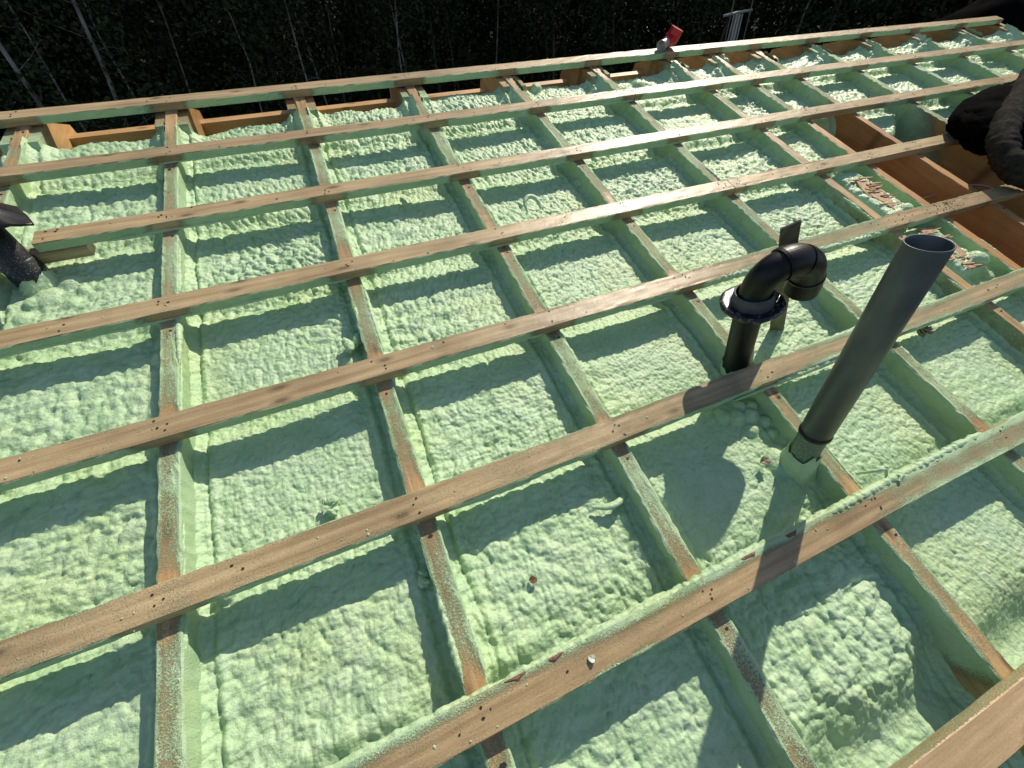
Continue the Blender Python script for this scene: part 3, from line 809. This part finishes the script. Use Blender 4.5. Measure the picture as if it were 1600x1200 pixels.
CHIP = plain('pale_chip', (.62, .66, .52), .7, .1, 80)
v, f = flake((.222, -.139, .001), .0085, 41, 9, .005); small('foam_chip', 'pale foam chip lying on top of the nearest long batten', 'foam chip', (.222, -.139, .001), v, f, CHIP, smooth=False)
DIRTY = plain('dirty_foam', (.26, .22, .15), .8, .5, 160, bmp=.6)
c0 = (1.975, .285, -.045)
v, f = join([flake((c0[0] + random.uniform(-.015, .015), c0[1] + random.uniform(-.012, .012), c0[2] + random.uniform(-.03, .02)), .016, 60 + q, 8, .012) for q in range(9)])
small('debris_clump', 'dirty brown clump stuck to the near side of the batten right of the grey pipe', 'debris clump', c0, v, f, DIRTY, smooth=False)
c0 = np.array([1.27, -.10, -.02])
pth = smooth_path([c0 + np.array(q) for q in ((-.03, .05, -.04), (-.035, .04, .01), (-.01, .03, .03), (0, .01, .01), (.02, -.0, .03), (.005, -.012, .026))], 30)
v, f = tube(pth, .0045, 7); small('foam_string', 'squiggle of foam string hanging over the near batten at right', 'foam string', tuple(c0), v, f, FOAM)
c0 = np.array([.995, .245, -.085])
v, f = flake((1.005, .095, -.088), .016, 51, 8, .014); small('debris_clump', 'small brown crumb on the foam left of the grey pipe foot', 'debris clump', (1.005, .095, -.088), v, f, DIRTY, smooth=False)

# splintered offcuts on the heaped foam
for cx, cy, lab, sd_ in [(2.56, 1.02, 'splintered wood offcut sunk in foam beside the bare bay, the farther one', 1), (2.545, .60, 'splintered wood offcut sunk in foam behind the top of the grey pipe', 2)]:
    rs = random.Random(sd_); c0 = (cx, cy, -.045)
    t = thing('wood_offcut', lab, 'wood offcut', c0, 'splintered offcuts in the narrow bay')
    nb = 14; th = np.linspace(0, 2 * np.pi, nb, endpoint=False); rr = np.array([rs.uniform(.75, 1.1) for _ in range(nb)])
    top = np.stack([cx + .055 * rr * np.sign(np.cos(th)) * abs(np.cos(th)) ** .6 + .0 * th, cy + .15 * rr * np.sin(th), -.042 + .004 * np.cos(3 * th)], 1)
    mesh_obj('offcut_board', np.concatenate([top, top - [0, 0, .02]]), [tuple(range(nb))] + [(i_, i_ + nb, (i_ + 1) % nb + nb, (i_ + 1) % nb) for i_ in range(nb)], SPLINT, t, c0)
    for q in range(26):
        x = cx + rs.uniform(-.05, .06); y = cy + rs.uniform(-.15, .14); L = rs.uniform(.02, .055); an = rs.uniform(-.18, .18) - .1
        w = rs.uniform(.003, .007); z = -.044 + rs.uniform(0, .009)
        d = np.array([math.cos(an), math.sin(an), rs.uniform(-.05, .06)]); s_ = np.array([-d[1], d[0], 0])
        p0 = np.array([x, y, z]) - d * L; p1 = np.array([x, y, z]) + d * L
        V = []
        for p_, k in ((p0, 1), (p1, .4)):
            for a, b in ((-1, 0), (1, 0), (1, .003), (-1, .003)): V.append(p_ + s_ * w * a * k + np.array([0, 0, b]))
        mesh_obj('splinter', V, [(0, 1, 2, 3), (7, 6, 5, 4), (0, 4, 5, 1), (1, 5, 6, 2), (2, 6, 7, 3), (3, 7, 4, 0)], SPLINT if rs.random() < .7 else SPLINTD, t, c0)

# red coupling on the ridge batten
RB = (2.37, 2.71, .0)
red = thing('coupling', 'red plastic coupling with a grey cup lying on the ridge batten', 'coupling', RB)
b0 = np.array([2.345, 2.712, .034]); d0 = np.array([-.9, -.4, -.12])
v, f = lathe(b0, d0, [(-.01, .026), (.025, .028), (.05, .032), (.06, .033), (.06, .029), (.03, .024), (.02, .0)], 32); mesh_obj('grey_cup', v, f, GREYMET, red, RB, True)
v, f = join([tube(smooth_path([b0 - d0 * .005, b0 - d0 * .03, b0 + np.array([.058, .02, .022]), b0 + np.array([.075, .02, .068])], 14), np.array([.034] * 7 + [.045] * 7), 8)])
mesh_obj('red_body', v, f, RED, red, RB, False)

# ------------------------------------------------------------------ cloth bundle and roll at the right
KB = (3.75, 1.22, .0)
kb = thing('cloth_bundle', 'black crumpled cloth bundle lying over the battens at the right edge', 'cloth bundle', KB)
v, f = lump(3.72, 1.26, .07, .36, .20, .13, 5, .25); mesh_obj('bundle', v, f, CLOTHK, kb, KB, True)
v, f = lump(4.10, 1.22, .10, .55, .26, .16, 9, .2); mesh_obj('bundle_back', v, f, CLOTHK, kb, KB, True)
HB = (3.3, .95, 0)
hr = thing('cloth_roll', 'thick wrinkled grey brown cloth roll bent around the black bundle', 'cloth roll', HB)
pth = smooth_path([(4.75, 1.62, .20), (4.2, 1.45, .22), (3.72, 1.26, .20), (3.38, 1.08, .14), (3.24, .93, .10), (3.26, .82, .07), (3.38, .74, .055), (3.6, .70, .05)], 150)
def wr(i, a): return 1 + .22 * (fbm(i * .16 + a * .5, a * 1.2, 1.0, 5) - .5) + .20 * (vn(i * .55 + 1.3 * np.sin(a), a * .5, 1.0, 9) - .5)
v, f = tube(pth, np.interp(np.arange(150), [0, 60, 100, 125, 149], [.075, .062, .056, .05, .042]), 36, jit=wr); mesh_obj('roll', v, f, CLOTHG, hr, HB, True)

# dark sheet beyond the end of the ridge batten
TB = (6.6, 2.9, -.1)
n = 60; xs = np.linspace(5.6, 8.6, n); ys = np.linspace(2.55, 3.6, 30)
X, Y = np.meshgrid(xs, ys, indexing='ij')
Z = -.34 + .48 * np.exp(-((Y - 2.95) / .35) ** 2) * sstep(5.6, 6.6, X) + .12 * (fbm(X, Y, .5, 4) - .5) + .05 * (1 - abs(2 * fbm(X, Y, .3, 8) - 1)) - .3 * sstep(3.2, 3.6, Y)
Z2 = Z - .02
V = np.concatenate([np.stack([X, Y, Z], -1).reshape(-1, 3), np.stack([X, Y, Z2], -1).reshape(-1, 3)])
F1 = grid_faces(n, 30); F2 = F1[:, ::-1] + n * 30
small('tarpaulin', 'black sheeting heaped beyond the right end of the ridge batten', 'tarpaulin', TB, V, np.concatenate([F1, F2]), TARP)

# ------------------------------------------------------------------ world beyond: ground, pole, forest
CAM = co.matrix_world.translation.copy()
GROUND = plain('forest_floor', (.030, .026, .017), .95, .5, 1.5, bmp=.6)
rs = np.random.default_rng(3)
gx = np.linspace(-140, 140, 141)
X, Y = np.meshgrid(gx, gx, indexing='ij'); D = np.hypot(X, Y)
ADDED_HILL = lambda x, y: 11.0 * sstep(38, 70, np.hypot(x, y)) * sstep(-12, 12, y + .25 * x) + .25 * (fbm(x, y, 7, 5) - .5) * sstep(6, 12, np.hypot(x, y))  # far rise is added to keep bright sky out of the gaps between leaves
Z = ADDED_HILL(X, Y)
gr = mesh_obj('ground', np.stack([X, Y, Z - .02], -1).reshape(-1, 3), grid_faces(141, 141), GROUND, None, None, True); gr['kind'] = 'structure'; gr['label'] = 'dark forest floor, its rise behind the house added to block the sky'; gr['category'] = 'ground'

def leafmat(name, a, b):
    m, t, p = newmat(name)
    oi = objco(t)
    c = ramp(t, noise(t, oi, 1.7, 3), [(.3, a), (.7, b)])
    t.links.new(c, p.inputs['Base Color']); p.inputs['Roughness'].default_value = .6; p.inputs['Specular IOR Level'].default_value = .18
    return m
LEAFM = leafmat('leaf_green', (.022, .036, .012), (.042, .062, .020))
LEAFD = leafmat('leaf_dark', (.016, .026, .009), (.03, .046, .016))
BARK = plain('dull_bark', (.10, .09, .075), .85, .45, 9, bmp=.4, spec=.2)
BARKP = plain('pale_bark', (.24, .23, .20), .85, .6, 5, bmp=.3, spec=.1)

def leaves(centres, spread, count, size, rs, flat=.0):
    c = centres[rs.integers(0, len(centres), count)] + rs.normal(0, 1, (count, 3)) * spread
    nrm = rs.normal(0, 1, (count, 3)); nrm[:, 2] += flat; nrm /= np.linalg.norm(nrm, axis=1)[:, None]
    t = np.cross(nrm, rs.normal(0, 1, (count, 3))); t /= np.linalg.norm(t, axis=1)[:, None]; b = np.cross(nrm, t)
    s = size * rs.uniform(.6, 1.3, (count, 1))
    V = np.stack([c - t * s, c + b * s * .55, c + t * s, c - b * s * .55], 1).reshape(-1, 3)
    return V, np.arange(count * 4).reshape(-1, 4)

def tree_parts(seed, H, r0, lo=.12):
    rs = np.random.default_rng(seed)
    k = 14; z = np.linspace(-.3, H, k)
    px = np.cumsum(rs.normal(0, .075, k)); py = np.cumsum(rs.normal(0, .075, k)); px -= px[5]; py -= py[5]
    P = np.stack([px, py, z], 1); parts = [tube(P, np.linspace(r0, r0 * .15, k), 8)]
    tips = []
    for q in range(34):
        t = rs.uniform(lo, .98); i = t * (k - 1); b = np.array([np.interp(i, np.arange(k), P[:, d]) for d in range(3)])
        an = rs.uniform(0, 2 * np.pi); L = (1 - t * .72) * rs.uniform(.7, 2.0)
        d = np.array([math.cos(an), math.sin(an), rs.uniform(.0, .7)])
        br = np.array([b, b + d * L * .5 + [0, 0, .05], b + d * L + [0, 0, rs.uniform(-.2, .2)]])
        parts.append(tube(br, [r0 * .22 * (1.1 - t), r0 * .13 * (1.1 - t), .004], 5))
        for u in np.linspace(.35, 1.05, 4): tips.append(b + d * L * u + rs.normal(0, .12, 3))
    return join(parts), np.array(tips)

VAR = []
for sdv in range(8):
    seen = sdv >= 5
    (tv, tf), tips = tree_parts(50 + sdv, 13.0 + (sdv % 5) * .7, (.05, .062, .045, .07, .055, .026, .036, .062)[sdv], .30 if seen else .08)
    lv, lf = leaves(tips, .27, 4200 if seen else 9000, .055, np.random.default_rng(70 + sdv), .5)
    VAR.append((tv, tf, lv, lf))
protos = {}
def add_tree(x, y, var, rz, sc, label, leanx=0, leany=0, group='trees of the wood behind the house'):
    dd = math.hypot(x - 2, y - 1); sc = min(sc, max(.55, (3.4 + .78 * dd) / (13.0 + (var % 5) * .7)))
    o = bpy.data.objects.new('birch_tree', None); link(o)
    z = float(ADDED_HILL(np.array(x), np.array(y)))
    o.matrix_world = Matrix.Translation((x, y, z)) @ Matrix.Rotation(leanx, 4, 'Y') @ Matrix.Rotation(leany, 4, 'X') @ Matrix.Rotation(rz, 4, 'Z') @ Matrix.Scale(sc, 4)
    tag(o, label, 'tree', group)
    if var not in protos:
        tv, tf, lv, lf = VAR[var]
        a = mesh_obj('trunk', tv, tf, BARKP if var >= 5 else BARK, o, None, True); b = mesh_obj('crown', lv, lf, LEAFM, o)
        protos[var] = (a, b)
    else:
        for s_ in protos[var]:
            c = s_.copy(); link(c); c.parent = o
    return o

# trunks one can tell apart in the photograph: azimuth (deg, 0 = up the roof), distance
def polar(az, d): a = math.radians(az); return CAM.x + d * math.sin(a), CAM.y + d * math.cos(a)
SEEN = [(-21.6, 9.5, 7, 'thick pale trunk leaning at the far left edge above the ridge batten'), (-20.2, 12, 5, 'slim pale trunk just right of the leftmost trunk'), (-18.2, 10.5, 7, 'broad grey trunk, second thick one from the left edge'),
        (-15.5, 12, 5, 'thin pale trunk between the broad grey one and the long thin one'), (-11, 13, 5, 'long thin trunk above the left rafter that runs straight up'), (-5.7, 11, 5, 'bright thin trunk leaning over the left middle of the wood'), (-1.0, 11, 6, 'bright leaning trunk left of the middle of the wood'),
        (1.4, 12, 6, 'pale trunk just right of the bright leaning one'), (2.6, 13, 5, 'thin trunk of the pair left of the middle'), (6.5, 14, 5, 'faint trunk alone left of the pale twins'),
        (9.4, 11.5, 6, 'left of the two pale twin trunks near the middle'), (10.4, 11.8, 6, 'right of the two pale twin trunks near the middle'), (15.8, 14, 5, 'faint trunk right of the pale twins'), (19.8, 14, 5, 'faint trunk above the middle of the ridge batten'), (49.5, 13, 6, 'grey trunk right of the metal pole')]
for i, (az, d, var, lab) in enumerate(SEEN):
    x, y = polar(az, d); add_tree(x, y, var, i * 1.3, 1.0 + .06 * math.sin(i * 2.1), lab, leanx=random.uniform(.02, .13), leany=random.uniform(-.04, .04))
for i in range(170):
    az = -50 + 140 * (i + random.random()) / 170; d = random.uniform(13.5, 26)
    x, y = polar(az, d)
    add_tree(x, y, random.randrange(5), random.uniform(0, 6.28), random.uniform(1.0, 1.4), 'slender leafy tree in the dark wood beyond the ridge', random.uniform(-.05, .05), random.uniform(-.05, .05))
# the far wood as one mass
rs = np.random.default_rng(99)
az = np.radians(rs.uniform(-60, 95, 900)); d = rs.uniform(21, 38, 900)
cx = CAM.x + d * np.sin(az); cy = CAM.y + d * np.cos(az); cz = ADDED_HILL(cx, cy) + np.minimum(17, 2.5 + .75 * (d - 2)) * rs.uniform(0, 1, 900) ** 1.25
lv, lf = leaves(np.stack([cx, cy, cz], 1), np.array([.9, .9, 1.0]), 130000, .22, rs, .3)
fw = mesh_obj('far_wood', lv, lf, LEAFD); tag(fw, 'dark mass of foliage filling the wood far behind the trunks', 'wood', None, 'stuff')

# metal pole standing beyond the ridge
az_, d_ = 45.2, 8.2
x, y = polar(az_, d_)
mp = thing('scaffold_pole', 'grey metal scaffold upright with a cross piece standing beyond the ridge', 'scaffold pole', (x, y, 0), None, True)
for q, w in ((-.055, .009), (-.02, .016), (.015, .016), (.05, .009)):
    v, f = tube([(q * 1.5, -q * 1.2, 0), (q * 1.2, -q, 3.0), (q * .8, -q * .6, CAM.z - .06)], w, 10); mesh_obj('upright', v, f, GALV, mp, None, True)
for q in (-.075, .11):
    v, f = tube([(q, -q * .8, 0), (q, -q * .8, CAM.z + .6)], .008, 8); mesh_obj('thin_rod', v, f, GREYMET, mp, None, True)
v, f = tube([(-.15, .12, CAM.z - .075), (0, 0, CAM.z - .045), (.13, -.10, CAM.z - .03)], .016, 8); mesh_obj('cross_piece', v, f, GREYMET, mp, None, True)
